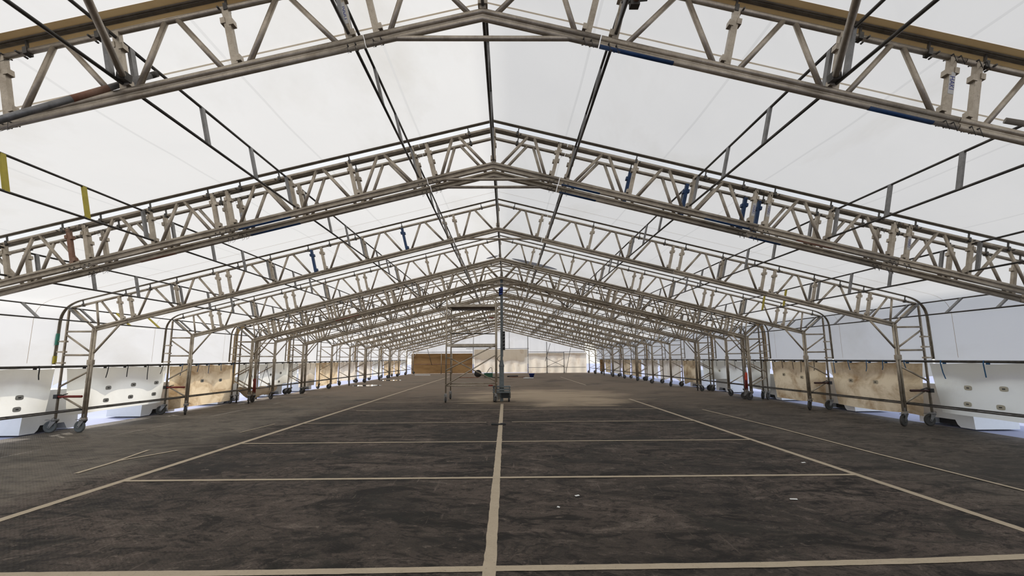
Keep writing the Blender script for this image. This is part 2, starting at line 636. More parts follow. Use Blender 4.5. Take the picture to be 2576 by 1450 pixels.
def make_frame(key, label, detail):
    y = FY[key]
    t = thing('portal_frame', label, 'tent frame', (drift(y), y, 0), 0, 'wheeled portal frames of the tent')
    parts = {}
    if not detail:
        def low(mb):
            for i in range(5):
                for sd in ((1,) if i == 0 else (-1, 1)):
                    lower_piece(i, sd)(mb)

        def upr(mb):
            mb.path([P(-1, 8.83, TOPN), ridge(TOPN), P(1, 8.83, TOPN)], RT, 8)

        def web(mb):
            post_fn(0, 1)(mb)
            for sd in (-1, 1):
                for x in POSTS:
                    mb.bar(P(sd, S(x), .04), P(sd, S(x), .53), .046, .05)
                for a, b in diag_list(sd):
                    mb.tube(a, b, .021, 6)
        cached('lo_low', 'bottom_chord', M['alu'], low, t)
        cached('lo_top', 'top_chord', M['alu'], upr, t)
        cached('lo_web', 'web_lattice', M['alu'], web, t)
    else:
        for i in range(5):
            for sd in ((1,) if i == 0 else (-1, 1)):
                parts['low%d%+d' % (i, sd)] = cached(('low', i, sd), 'bottom_chord', M['alu'], lower_piece(i, sd), t)
                parts['top%d%+d' % (i, sd)] = cached(('top', i, sd), 'top_chord', M['alu'], upper_piece(i, sd), t)
        parts['post0'] = cached(('post', 0), 'post', M['alu'], post_fn(0, 1), t)
        for sd in (-1, 1):
            for k, x in enumerate(POSTS):
                parts['post%+d' % (sd * (k + 1))] = cached(('post', sd, k), 'post', M['alu'], post_fn(x, sd), t)
            for k, (a, b) in enumerate(diag_list(sd)):
                parts['diag%+d' % (sd * (k + 1))] = cached(('diag', sd, k), 'diagonal', M['alu'], tube_fn(a, b, .022), t)
            for k, s in enumerate(BR):
                cached(('brk', sd, k), 'rail_bracket', M['dark'], bracket_fn(s, sd), t)
        if key in ('F1', 'F2a', 'F2b'):
            for sd in (-1, 1):
                for k, x in enumerate(JOINT[:3]):
                    for ds in (-.13, -.07, .07, .13):
                        cached(('pinl', sd, k, ds), 'spring_pin', M['dark'], pins_fn(S(x), sd, -.03, (ds,)), t)
                        cached(('pint', sd, k, ds), 'spring_pin', M['dark'], pins_fn(S(x), sd, TOPN, (ds,)), t)

    def rail(mb):
        sweep_rect(mb, list(reversed(rail_path(-1))) + rail_path(1)[1:], .03, .038)
        for dy in (-.022, .022):
            mb.path([p + V((0, dy, 0)) for p in list(reversed(rail_path(-1))) + rail_path(1)[1:]], .014, 8)
        if not detail:
            for sd in (-1, 1):
                for s in BR:
                    mb.bar(P(sd, s, TOPN), P(sd, s, RAILN - .02), .022, .022)
    parts['rail'] = cached(('rail', detail), 'keder_rail', M['railm'], rail, t)
    parts['tie'] = cached('tie', 'ridge_tie', M['alu'], lambda mb: mb.path([(-.86, 0, 3.875), (-.72, 0, 3.895), (.72, 0, 3.895), (.86, 0, 3.875)], .021), t)
    for sd in (-1, 1):
        def inner(mb, sd=sd):
            for dx in (-.026, .026):
                mb.tube((sd * (LEGX + dx), 0, 2.06 - dx * .25), (sd * (LEGX + dx), 0, .28), RT)
            mb.box((sd * LEGX, 0, 1.37), .112, .062, .10)
            mb.box((sd * LEGX, 0, .275), .10, .06, .02)

        def outer(mb, sd=sd):
            mb.path([(sd * 8.70, 0, 2.487), (sd * OUTX, 0, 2.42), (sd * OUTX, 0, .28)], RT)
            for z in (1.79, 1.58, 1.36):
                mb.box((sd * (OUTX + .005), 0, z), .075, .07, .035)
                mb.box((sd * (OUTX + .085), 0, z), .12, .03, .025)
        ki = parts['leg_in%+d' % sd] = cached(('legi', sd), 'inner_leg', M['alu'], inner, t)
        ko = parts['leg_out%+d' % sd] = cached(('lego', sd), 'outer_leg', M['alu'], outer, t)
        g = lambda x, z: V((sd * x, 0, z))
        segs = [('corner_strut', g(8.70, 2.465), g(8.23, 2.065), .024), ('rung', g(OUTX, 1.99), g(LEGX + .04, 1.99), .020), ('rung', g(OUTX, 1.515), g(LEGX + .04, 1.515), .020),
                ('leg_diagonal', g(OUTX, 1.93), g(LEGX + .04, 1.58), .019), ('leg_diagonal', g(LEGX + .04, 1.18), g(OUTX, .89), .019), ('leg_diagonal', g(OUTX, .74), g(LEGX + .04, .46), .019),
                ('knee_brace', g(7.70, 2.15), g(LEGX - .04, 1.56), .021), ('knee_post', g(8.235, 2.60), g(8.14, 2.10), .021), ('diagonal', g(8.15, 2.62), g(7.76, 2.19), .021)]
        for k, (nm, a, b, r) in enumerate(segs):
            parts['seg%d%+d' % (k, sd)] = cached(('seg', sd, k), nm, M['alu'], tube_fn(a, b, r), t)
        for nm, x in (('in', LEGX), ('out', OUTX)):
            a = R.choice([2.6, 3.3, 2.2, 3.9, .4, 1.2, 5.2, 2.9]) if key != 'F3' else {(-1, 'in'): 3.0, (-1, 'out'): 3.3, (1, 'in'): 3.6, (1, 'out'): 3.2}[(sd, nm)]
            c = cached(('cast', a), 'caster', M['galv'], lambda mb: caster_fn(mb, a), t)
            c.location = (sd * x, 0, 0)
            wh = cached(('wheel', a), 'wheel', M['tyre'], lambda mb: wheel_fn(mb, a), c)
            if key == 'F3' and sd < 0:
                paint(wh, M['greytyre'])
    FRAMES[key] = (t, parts)
    return t, parts


def diag_list(sd):
    out = []
    for a, b in BAYS:
        a, b = (a, b) if a < b else (b, a)
        sa, sb = S(a), S(b)
        mid = (sa + sb) / 2
        out.append((P(sd, sa + .105, .04), P(sd, mid - .05, TOPN - .01)))
        out.append((P(sd, mid + .05, TOPN - .01), P(sd, sb - .105, .04)))
    return out


LB = dict(
    F1='wheeled aluminium portal frame closest to the camera, brown strips along its roof rail',
    F2a='front one of the second pair of close frames, four posts doubled at its joints',
    F2b='rear one of the second pair of frames, with blue painted posts on its right',
    F3='portal frame whose legs stand nearest, red tube on its left leg and green rail paint',
    F4='single portal frame just behind the one with the green painted rail',
    F5a='front frame of the pair by the lifting mast, tan cover behind its legs',
    F5b='rear frame of the pair by the lifting mast, red painted left leg',
    F6='single frame right behind the mast pair, close to the rolled cream tarp',
    F7a='front frame of the pair behind the scaffold tower, first pair beyond the mast',
    F7b='rear frame of the pair behind the scaffold tower, first pair beyond the mast')
near = ['F1', 'F2a', 'F2b', 'F3', 'F4', 'F5a', 'F5b', 'F6', 'F7a', 'F7b']
for i, k in enumerate(FY):
    make_frame(k, LB.get(k) or 'distant wheeled portal frame, %s of all frames counted from the camera' % ORD[i + 1], k in near)


def band(parent, s0, s1, sd, n=-RT - .006, mat='blue', name='painted_band'):
    mb = MB()
    a, b = P(sd, s0, n - .004), P(sd, s1, n - .004)
    mb.tube(a, b, RT - .0012, 12)
    o = mb.build(name, M[mat], parent)
    o['label'] = mat + ' painted length of the chord'
    return o


fp = {k: FRAMES[k][1] for k in near}
band(fp['F1']['low1+1'], .96, 1.55, 1)
band(fp['F1']['low1+1'], 3.10, 3.60, 1)
band(fp['F2a']['low1+1'], 1.0, 1.55, 1)
band(fp['F2b']['low1+1'], 1.0, 1.55, 1)
band(fp['F2a']['low1-1'], 2.9, 3.62, -1)
band(fp['F2b']['low1-1'], 2.9, 3.62, -1)
band(fp['F2a']['low1+1'], 3.05, 3.70, 1)
band(fp['F2b']['low2+1'], 3.84, 4.3, 1, mat='blue')
band(fp['F2a']['low2+1'], 4.35, 4.85, 1, mat='rust')
band(fp['F2b']['low2-1'], 4.7, 5.2, -1, mat='rust')
band(fp['F5a']['low2-1'], 4.9, 5.7, -1, mat='red')
for k, q, mt in (('F2b', 'post+3', 'blue'), ('F2b', 'post+4', 'blue'), ('F2b', 'post+5', 'blue'), ('F2b', 'post+6', 'blue'), ('F3', 'post-3', 'blue'), ('F3', 'post-6', 'blue'), ('F2a', 'post-9', 'rust')):
    o = paint(fp[k][q], M[mt])
    o['label'] = ('rusty' if mt == 'rust' else 'blue painted') + ' post'
for k in ('F3', 'F4'):
    for sd in (-1, 1):
        t = FRAMES[k][0]
        mb = MB()
        x1 = LEGX + (.05 if sd < 0 else .13)
        mb.tube((sd * (OUTX - .01), -.05, .70), (sd * x1, -.05, .70), RT)
        o = mb.build('stay_tube', M['red' if sd < 0 else 'maroon'], t)
        o['label'] = 'dark red short tube' if sd < 0 else 'blackish maroon short tube'
        mb = MB()
        mb.box((sd * (OUTX - .01), -.03, .70), .08, .10, .08)
        mb.obox((sd * (OUTX - .16), -.06, .735), (.07, 0, .02), (0, .012, 0), (0, 0, .008))
        mb.build('clamp', M['black'], o)
for a, b, mt in ((1.95, 1.72, 'green'), (1.50, 1.35, 'yellow')):
    mb = MB()
    mb.box((-RAILX - .012, -.012, (a + b) / 2), .058, .06, a - b)
    o = mb.build('painted_band', M[mt], fp['F3']['rail'])
    o['label'] = mt + ' paint on the rail'
for sd in (-1, 1):
    mb = MB()
    mb.tube((sd * (LEGX - .027), -.004, .32), (sd * (LEGX - .027), -.004, .78), RT)
    mb.tube((sd * (LEGX + .027), -.004, .32), (sd * (LEGX + .027), -.004, .78), RT)
    mb.build('painted_band', M['red'], fp['F5b']['leg_in%+d' % sd])['label'] = 'red painted foot of the leg'


# stickers with the maker's lettering on some posts
def text_mesh(body, size):
    cu = bpy.data.curves.new('lettering', 'FONT')
    cu.body, cu.size, cu.extrude = body, size, .0006
    cu.align_x, cu.align_y = 'CENTER', 'CENTER'
    ob = bpy.data.objects.new('lettering', cu)
    col.objects.link(ob)
    dg = bpy.context.evaluated_depsgraph_get()
    me = bpy.data.meshes.new_from_object(ob.evaluated_get(dg))
    bpy.data.objects.remove(ob)
    me.materials.clear()
    me.materials.append(M['ink'])
    return me


HAKI = text_mesh('HAKI', .052)
for k, q, sd, pi, n in (('F1', 'post-2', -1, 1, .26), ('F1', 'post+5', 1, 4, .31), ('F2a', 'post+6', 1, 5, .28), ('F2a', 'post+5', 1, 4, .24), ('F2a', 'post+9', 1, 8, .28), ('F2b', 'post-5', -1, 4, .22), ('F2a', 'post+11', 1, 10, .28)):
    c = P(sd, S(POSTS[pi]), n)
    u = P(sd, S(POSTS[pi]), n + 1) - c
    mb = MB()
    side = V((u.z, 0, -u.x))
    mb.obox(c + V((0, -.0235, 0)), u * .095, side * .0225, V((0, .0008, 0)))
    st = mb.build('sticker', M['sticker'], fp[k][q])
    st['label'] = 'white sticker with blue maker name'
    tx = link('lettering', HAKI, st)
    tx['label'] = 'blue letters HAKI'
    e1 = -u if sd > 0 else u
    mm = Matrix.Identity(4)
    e2 = V((0, -1, 0)).cross(e1)
    for i in range(3):
        mm[i][0], mm[i][1], mm[i][2], mm[i][3] = e1[i], e2[i], (0, -1, 0)[i], (c + V((0, -.0248, 0)))[i]
    tx.matrix_local = mm

# ------------------------------------------------------------------ ladder beams
PUR = [('r', 0)] + [(sd, x) for sd in (-1, 1) for x in (1.03, 2.73, 4.63, 6.54, 'e')]
LAD = [('B0', .42, FY['F1'])] + [(a, FY[a], FY[b]) for a, b in (('F1', 'F2a'), ('F2b', 'F3'), ('F3', 'F4'), ('F4', 'F5a'), ('F5b', 'F6'), ('F6', 'F7a'), ('F7b', 'F8'), ('F8', 'F9'), ('F9', 'F10a'),
       ('F10b', 'F11'), ('F11', 'F12a'), ('F12b', 'F13'), ('F13', 'F14'), ('F14', 'F15'))]
PLATE = (.13, 1.04, 1.95, 2.86)
LNAME = {1.03: 'first', 2.73: 'second', 4.63: 'third', 6.54: 'fourth'}


def ends(sd, x):
    if sd == 'r':
        return ridge(.49) + V((.0, 0, 0)), ridge(.07)
    if x == 'e':
        return V((sd * 8.665, 0, 2.46)), V((sd * 8.335, 0, 2.18))
    return P(sd, S(x), .485), P(sd, S(x), .085)


def ladder(t, pu, pl, L, full, mat_plate, mat_rail='dark', plates=PLATE, key=None, y0=.025):
    """two rails from y0 to L-y0 joined by flat box plates"""
    d = (pu - pl)
    dn = d.normalized()
    across = V((dn.z, 0, -dn.x))
    k = L / 2.99 if L > 2 else L / 2.0
    pls = [p * k for p in (plates if L > 2 else (.13, 1.0, 1.86))]
    if full:
        for nm, p in (('upper_rail', pu), ('lower_rail', pl)):
            cached(key and (key, nm), nm, M[mat_rail], lambda mb: mb.tube(p + V((0, y0, 0)), p + V((0, L - y0, 0)), .0135, 8), t)  # dark colour stands in for galvanised rails seen backlit
        for i, y in enumerate(pls):
            def fn(mb):
                mb.obox((pu + pl) / 2 + V((0, y, 0)), d / 2, V((0, .026, 0)), across * .013)
            cached(key and (key, 'pl', i), 'plate', M['galv' if mat_plate == 'yellow' and i in (0, 3) else mat_plate], fn, t)
    else:
        def fn(mb):
            for p in (pu, pl):
                mb.tube(p + V((0, y0, 0)), p + V((0, L - y0, 0)), .0135, 6)
            for y in pls:
                mb.obox((pu + pl) / 2 + V((0, y, 0)), d / 2, V((0, .026, 0)), across * .013)
        o = cached(key, 'ladder_purlin', M[mat_rail], fn, None)
        return o


for bi, (nm, y0, y1) in enumerate(LAD):
    for sd, x in PUR:
        pu, pl = ends(sd, x)
        full = bi < 8
        yellow = (bi == 1 and sd == -1 and x == 4.63) or (bi == 3 and x == 'e' and sd == -1) or (bi == 3 and x == 6.54 and sd == 1)
        if sd == 'r':
            lab = 'ladder purlin under the ridge, %s bay from the camera' % ORD[bi + 1]
        elif x == 'e':
            lab = 'ladder purlin along the %s eave, %s bay from the camera' % ('left' if sd < 0 else 'right', ORD[bi + 1])
        else:
            lab = '%s ladder purlin, %s one %s of the ridge, %s bay from the camera' % ('yellow plated' if yellow else 'steel', LNAME[x], 'left' if sd < 0 else 'right', ORD[bi + 1])
        key = ('lad', sd, x, round(y1 - y0, 3), yellow)
        grp = 'ladder purlins joining the roof frames'
        if full:
            t = thing('ladder_purlin', lab, 'purlin', (drift(y0), y0, 0), 0, grp)
            ladder(t, pu, pl, y1 - y0, True, 'yellow' if yellow else 'galv', 'dark', PLATE, key)
        else:
            o = ladder(None, pu, pl, y1 - y0, False, 'galv', 'dark', PLATE, key)
            o.location = (drift(y0), y0, 0)
            tag(o, lab, 'purlin', grp)

# flat ladders low between the legs
for bi, (nm, y0, y1) in enumerate(LAD):
    if bi == 0:
        continue
    for sd in (-1, 1):
        t = thing('flat_ladder_beam', 'flat ladder beam low between the %s legs, %s bay from the camera' % ('left' if sd < 0 else 'right', ORD[bi + 1]), 'ladder beam', (drift(y0), y0, 0), 0, 'flat ladder beams low along the sides')
        ladder(t, V((sd * 8.30, 0, .435)), V((sd * 8.64, 0, .425)), y1 - y0, True, 'dark', 'dark', PLATE, ('flat', sd, round(y1 - y0, 3)), -.05)

# ------------------------------------------------------------------ cloth
SPANS = [(-6.0, FY['F1'] - .035)] + [(a + .03, b - .03) for a, b in zip(list(FY.values())[:-1], list(FY.values())[1:])]
COVER = {'F5a', 'F7a', 'F10a', 'F12a'}
KEYS = list(FY)


def nz(x, y, z):
    return noise.noise((x, y, z))


def cloth_span(mb, path_pts, y0, y1, seed, ny, sag=.03, wr=.012):
    n = len(path_pts)
    vs_ = []
    for j in range(ny + 1):
        v = j / ny
        y = y0 + (y1 - y0) * v
        e = math.sin(math.pi * v)
        for i, p in enumerate(path_pts):
            d = (path_pts[min(i + 1, n - 1)] - path_pts[max(i - 1, 0)]).normalized()
            nn = V((-d.z, 0, d.x))
            a = nz(p.x * .9, y * 1.1, seed) + .5 * nz(p.x * 2.3 + 5, y * 1.5, p.z * 2 + seed)
            h = -sag * e + wr * e * a * 1.6
            q = p + nn * h
            vs_.append((q.x + drift(y), y, q.z))
    fs = [(j * n + i, j * n + i + 1, (j + 1) * n + i + 1, (j + 1) * n + i) for j in range(ny) for i in range(n - 1)]
    mb.add(vs_, fs, True)


def dense(pts, step):
    out = [pts[0]]
    for a, b in zip(pts[:-1], pts[1:]):
        k = max(1, round((b - a).length / step))
        out += [a + (b - a) * (i / k) for i in range(1, k + 1)]
    return out


full_l, full_r = rail_path(-1), rail_path(1)
roof_path = list(reversed(full_l[:-2])) + full_r[1:-2]
roof_path = [V((p.x, 0, p.z)) for p in roof_path]
roof_path = dense(roof_path, .22)
mb_roof, mb_gap = MB(), MB()
mb_wall = {-1: MB(), 1: MB()}


def scallop(y, sd):
    f = (y * .75 + sd * .3) % 1.
    return .86 + .22 * abs(math.sin(math.pi * f)) ** .6 * (1 + .4 * nz(y * .8, sd * 3, 1)) - .05 + .05 * nz(y * 1.7, 2, sd)


for i, (y0, y1) in enumerate(SPANS):
    L = y1 - y0
    prev = KEYS[i - 1] if i else ''
    if L < .5:
        cloth_span(mb_gap if prev not in COVER else mb_gap, roof_path, y0, y1, i * 3.1, 2, 0, 0)
    else:
        cloth_span(mb_roof, roof_path, y0, y1, i * 3.1, max(4, int(L / .16)) if y0 < 14 else max(4, int(L / .4)), .035)
    for sd in (-1, 1):
        if sd == 1 and y0 > 42:
            y1_ = 43.4
        else:
            y1_ = y1
        if y1_ <= y0:
            continue
        ny = max(2, int((y1_ - y0) / .12)) if L > .5 else 2
        xa = full_r[-3]
        vs_, n = [], 13
        for j in range(ny + 1):
            v = j / ny
            y = y0 + (y1_ - y0) * v
            e = math.sin(math.pi * v)
            zb = scallop(y, sd)
            for k in range(n):
                u = k / (n - 1)
                z = xa.z + (zb - xa.z) * u
                x = xa.x + .012 * min(1, u * 2) + (.05 * e * math.sin(u * 2.6) if L > .5 else 0) * 1. + .016 * e * nz(y * 1.2, z * 2.2, sd * 7 + i) * (1 if L > .5 else 0)
                vs_.append((sd * x + drift(y), y, z))
        mb_wall[sd].add(vs_, [(j * n + k, j * n + k + 1, (j + 1) * n + k + 1, (j + 1) * n + k) for j in range(ny) for k in range(n - 1)], True)
ceil_ = struct(mb_roof.build('ceiling', M['roof']))
for x, y, a, b in ((-.28, 15.3, .20, .13), (1.10, 15.45, .75, .22)):  # flat grey ovals set just below the roof cloth near the ridge
    mb = MB()
    sd, n = (1 if x > 0 else -1), 24
    mb.add([P(sd, abs(x + a * math.cos(2 * math.pi * i / n)) / CT - .62 * ST / CT, .625) + V((0, y + b * math.sin(2 * math.pi * i / n), 0)) for i in range(n)], [tuple(range(n))])
    struct(mb.build('roof_oval', M['ovalcloth'], ceil_))
struct(mb_gap.build('trim_1', M['gap']))
struct(mb_wall[-1].build('wall_left', M['roof']))
struct(mb_wall[1].build('wall_right', M['roof']))


# tan cloth strips covering the joints, and brown edging beside the first rail
def strip(pts, y0, y1, mb):
    n = len(pts)
    vs_ = [(p.x + drift(y), y, p.z) for y in (y0, y1) for p in pts]
    mb.add(vs_, [(i, i + 1, n + i + 1, n + i) for i in range(n - 1)], True)


off_path = lambda o, zb: dense(list(reversed(rail_path(-1, o, zb))) + rail_path(1, o, zb)[1:], .4)
for k, (a, b) in enumerate((('F5a', 'F5b'), ('F7a', 'F7b'), ('F10a', 'F10b'), ('F12a', 'F12b'))):
    mb = MB()
    strip(off_path(-.075, .62), FY[a] + .035, FY[b] - .035, mb)
    struct(mb.build('trim_%d' % (k + 2), M['cover']))
mb = MB()
for y0, y1 in ((-.105, -.032), (.032, .105)):
    strip(off_path(-.006, 1.3), FY['F1'] + y0, FY['F1'] + y1, mb)
struct(mb.build('trim_6', M['cover']))
# thin stitched seam bands across the middle of a bay
for k, (y, wd, mt) in enumerate(((4.06, .022, 'pale'), (9.28 - .06, .008, 'cover'), (12.42, .008, 'cover'), (15.5, .008, 'cover'))):
    mb = MB()
    strip(off_path(-.045, 1.36), y, y + wd, mb)
    struct(mb.build('trim_%d' % (k + 7), M[mt]))


# ------------------------------------------------------------------ skirts on the side rails
def skirt(sd, y0, y1, kind, zb, label, strap, patches=(), slump=0., nstr=5):
    t = thing('skirt_tarp', label, 'tarpaulin', (drift(y0), y0, 0), 0, 'skirt tarps hung along the sides')
    L = y1 - y0
    ny, nzv = max(8, int(L / .08)), 14
    seed = y0 * 1.7 + sd
    vs_ = []
    for j in range(ny + 1):
        v = j / ny
        y = L * v
        edge = min(1, min(v, 1 - v) * 8)
        for k in range(nzv + 1):
            u = k / nzv
            top = 1.265 - .025 * abs(math.sin(v * math.pi * nstr)) - (1 - edge) * .02
            bot = zb + .03 * nz(y * .9, seed, 2) + slump * math.sin(math.pi * min(1, v * 1.3))
            z = top + (bot - top) * u
            fold = .030 * u * math.sin(v * math.pi * 5 + seed) + .025 * nz(y * 1.3, z * 1.4, seed) + .05 * slump * u
            sag = .05 * math.sin(math.pi * u) * edge
            pull = (1 - edge) * u * .12 * (1 if v < .5 else -1)
            vs_.append((sd * (8.80 + fold * .8 - sag * .3), y + pull, z))
    fs = [(j * (nzv + 1) + k, j * (nzv + 1) + k + 1, (j + 1) * (nzv + 1) + k + 1, (j + 1) * (nzv + 1) + k) for j in range(ny) for k in range(nzv)]
    MB().add(vs_, fs, True).build('sheet', M[kind], t)
    for i in range(nstr):
        v = (i + .6 + .25 * R.random()) / nstr * .96
        y = L * v
        ln = .16 + .16 * R.random()
        w_ = .022
        sw = R.uniform(-.05, .05)
        x = sd * 8.715
        pts = [(x, y, 1.31), (x - sd * .015, y + sw * .1, 1.25), (x - sd * .005, y + sw * .5, 1.25 - ln * .6), (x + sd * .0, y + sw * 1.3, 1.25 - ln)]
        mb = MB()
        for a, b in zip(pts[:-1], pts[1:]):
            a, b = V(a), V(b)
            mb.obox((a + b) / 2, (b - a) / 2, V((0, w_ / 2, 0)), V((.0025, 0, 0)))
        mb.box((x + sd * .02, y - .05, 1.25), .03, .05, .03)
        o = mb.build('strap', M[strap], t)
        o['label'] = 'blue tie strap' if strap == 'strapb' else 'black tie strap'
    for (py, pz) in patches:
        mb = MB()
        y = py - y0
        el = [V((sd * 8.735, y + .075 * math.copysign(abs(math.cos(q)) ** .6, math.cos(q)), pz + .045 * math.copysign(abs(math.sin(q)) ** .6, math.sin(q)))) for q in [2 * math.pi * i / 20 for i in range(20)]]
        mb.poly(el if sd < 0 else el[::-1], (sd * .008, 0, 0))
        o = mb.build('eyelet_patch', M['patch'] if sd < 0 else M['white'], t)
        mb = MB()
        mb.box((sd * 8.733, y, pz), .006, .05, .018)
        mb.build('eyelet', M['black'], o)
    return t


SK = [(-1, 5.6, 9.72, 'white', .37, 'cream skirt tarp at the left edge, black straps, cut off by the picture', 'black', ((9.02, .74), (9.0, .53))),
      (-1, 9.96, 12.86, 'white', .31, 'cream skirt tarp with black straps, beside the red tube on the left', 'black', ((10.98, .80), (11.7, .83), (10.95, .53), (11.65, .55), (12.45, .84), (12.4, .56))),
      (-1, 12.97, 16.0, 'tan', .10, 'tan stained skirt tarp with blue straps on the left side', 'strapb', ((14.3, .80), (15.2, .78))),
      (-1, 16.25, 17.5, 'white', .42, 'short pale skirt tarp above the rolled cream tarp', 'black', ()),
      (-1, 17.62, 20.9, 'white', .44, 'cream skirt tarp with dark eyelets, left side beyond the rolled tarp', 'black', ((18.4, .84), (19.2, .88), (18.3, .5), (19.1, .55))),
      (-1, 21.0, 22.95, 'pale', .2, 'pale tan narrow skirt tarp, first beyond the scaffold tower legs on the left', 'black', ()),
      (-1, 23.0, 26.05, 'tan', .12, 'brown stained skirt tarp, left side far behind the rolled tarp', 'black', ()),
      (-1, 26.15, 29.6, 'pale', .2, 'dirty beige skirt tarp, seventh before the back wall on the left', 'black', ()),
      (-1, 29.9, 33.0, 'pale', .2, 'beige skirt tarp, sixth before the back wall on the left', 'black', ()),
      (-1, 33.1, 36.0, 'white', .25, 'white skirt tarp, fourth before the back wall on the left', 'black', ()),
      (-1, 36.2, 39.6, 'tan', .15, 'tan skirt tarp, third before the back wall on the left', 'black', ()),
      (-1, 39.8, 42.2, 'tan', .15, 'brown tan skirt tarp, second before the back wall on the left', 'black', ()),
      (-1, 42.5, 45.0, 'white', .3, 'white skirt tarp next to the back wall on the left', 'black', ()),
      (1, 5.4, 9.76, 'white', .28, 'cream skirt tarp at the right edge with blue straps and four eyelets', 'strapb', ((8.95, .80), (8.3, .82), (9.0, .50), (8.4, .50))),
      (1, 9.93, 12.78, 'tan', .16, 'brown stained skirt tarp with blue straps on the right side', 'strapb', ((11.2, .8), (12.0, .8))),
      (1, 12.98, 15.65, 'tan', .12, 'tan skirt tarp with thin dark straps, second brown one on the right', 'black', ((14.0, .8), (14.9, .85))),
      (1, 15.75, 17.3, 'white', .3, 'short pale skirt tarp behind the orange red tube', 'black', ()),
      (1, 17.55, 21.25, 'white', .42, 'slumped cream skirt tarp on the right, bunched at its far end', 'black', ((18.6, .8), (19.4, .85))),
      (1, 21.45, 23.5, 'tan', .14, 'rust stained skirt tarp on the right beyond the slumped one', 'black', ()),
      (1, 23.6, 27.0, 'pale', .2, 'beige skirt tarp on the right, second beyond the slumped cream one', 'black', ()),
      (1, 27.1, 30.0, 'pale', .2, 'beige skirt tarp on the right, third beyond the slumped cream one', 'black', ()),
      (1, 30.3, 32.6, 'tan', .2, 'tan skirt tarp, sixth before the back wall on the right', 'black', ()),
      (1, 32.9, 35.3, 'tan', .2, 'tan skirt tarp, fourth before the back wall on the right', 'black', ()),
      (1, 35.6, 38.5, 'pale', .2, 'beige skirt tarp, third before the back wall on the right', 'black', ()),
      (1, 38.8, 41.0, 'tan', .2, 'tan skirt tarp, second before the back wall on the right', 'black', ()),
      (1, 41.1, 43.2, 'brown', .2, 'brown skirt tarp next to the back wall on the right', 'black', ())]
for s_ in SK:
    skirt(*s_, slump=.12 if 'slumped' in s_[5] else 0., nstr=5 if s_[2] - s_[1] > 2.2 else 3)

for sd in (-1, 1):
    mb = MB()
    ys = [1.5, 10, 17, 24, 31, 38, 44.8]
    mb.path([(sd * 8.735 + drift(y), y, 1.285) for y in ys], RT, 10)
    tag(mb.build('side_rail_tube', M['dark']), 'long scaffold tube from which the %s skirt tarps hang' % ('left' if sd < 0 else 'right'), 'tube')

# rolled tarp
t = thing('rolled_tarp', 'rolled cream tarp slung low between the legs on the left', 'tarpaulin', (-8.45, 16.95, .40))
mb = MB()
pts = [V((0, -1.15 + 2.4 * i / 12, .06 * math.cos(i * .9) - .13 * math.sin(math.pi * i / 12))) for i in range(13)]
n = 14
vs_ = [p + V((math.cos(2 * math.pi * k / n), 0, math.sin(2 * math.pi * k / n))) * (.155 * (math.sin(math.pi * (.08 + .84 * i / 12))) ** .5 * (1 + .1 * nz(i * .7, k, 3))) for i, p in enumerate(pts) for k in range(n)]
fs = [(i * n + k, i * n + (k + 1) % n, (i + 1) * n + (k + 1) % n, (i + 1) * n + k) for i in range(12) for k in range(n)] + [tuple(range(n)), tuple(12 * n + k for k in range(n))]
mb.add(vs_, fs, True)
mb.build('roll', M['pale'], t)
for y in (-.6, .5):
    mb = MB()
    mb.path([(0, y, .75), (.17, y, .15), (.14, y, -.12), (0, y, -.24), (-.15, y, -.1), (-.17, y, .12), (-.02, y, .75)], .008, 6)
    mb.build('sling_rope', M['black'], t)

# ------------------------------------------------------------------ ballast blocks outside
BL = [(-1, 9.46, 'white plastic ballast block outside at the left edge of the picture'), (-1, 12.5, 'white ballast block under the second cream skirt on the left'),
      (-1, 15.75, 'white ballast block at the far end of the tan skirt on the left'), (-1, 18.9, 'white ballast block beyond the rolled tarp'), (-1, 21.9, 'white ballast block seen between distant casters on the left'),
      (1, 9.28, 'white ballast block with dark fork slot at the right edge'), (1, 12.45, 'white ballast block under the brown skirt on the right'), (1, 15.75, 'white ballast block outside the short pale skirt on the right'),
      (1, 19.4, 'white ballast block under the slumped skirt on the right'), (1, 22.3, 'white ballast block under the rust stained skirt on the right')]
for sd, y, lab in BL:
    t = thing('ballast_block', lab, 'ballast block', (sd * 9.09, y, 0), 0, 'white ballast blocks outside')
    mb = MB()
    L, H = 1.24, .82
    prof = [(0, 0, 0), (0, .30, 0), (0, .36, .05), (0, .40, .135), (0, .92, .135), (0, .97, .05), (0, 1.0, 0), (0, L, 0), (0, L - .04, H - .03), (0, L - .1, H), (0, .1, H), (0, .04, H - .03)]
    if sd > 0:
        prof = prof[::-1]
    mb.poly(prof, (sd * .86, 0, 0))
    mb.build('block', M['plastic'], t)
    mb = MB()
    mb.box((sd * .44, .66, .07), .60, .50, .12)  # black box stands in for the shade inside the cut-out
    o = mb.build('slot_shade_box', M['black'], t)
    o['label'] = 'black filler standing in for shade in the fork slot'

# ------------------------------------------------------------------ floor, lines and ground outside
mb = MB()
mb.box((0, 20, -.025), 17.9, 54, .05)
floor = struct(mb.build('floor', M['floor']))
mb = MB()
mb.box((0, 20, -.08), 160, 200, .1)
struct(mb.build('ground', M['ground']))


LZ = [.002]


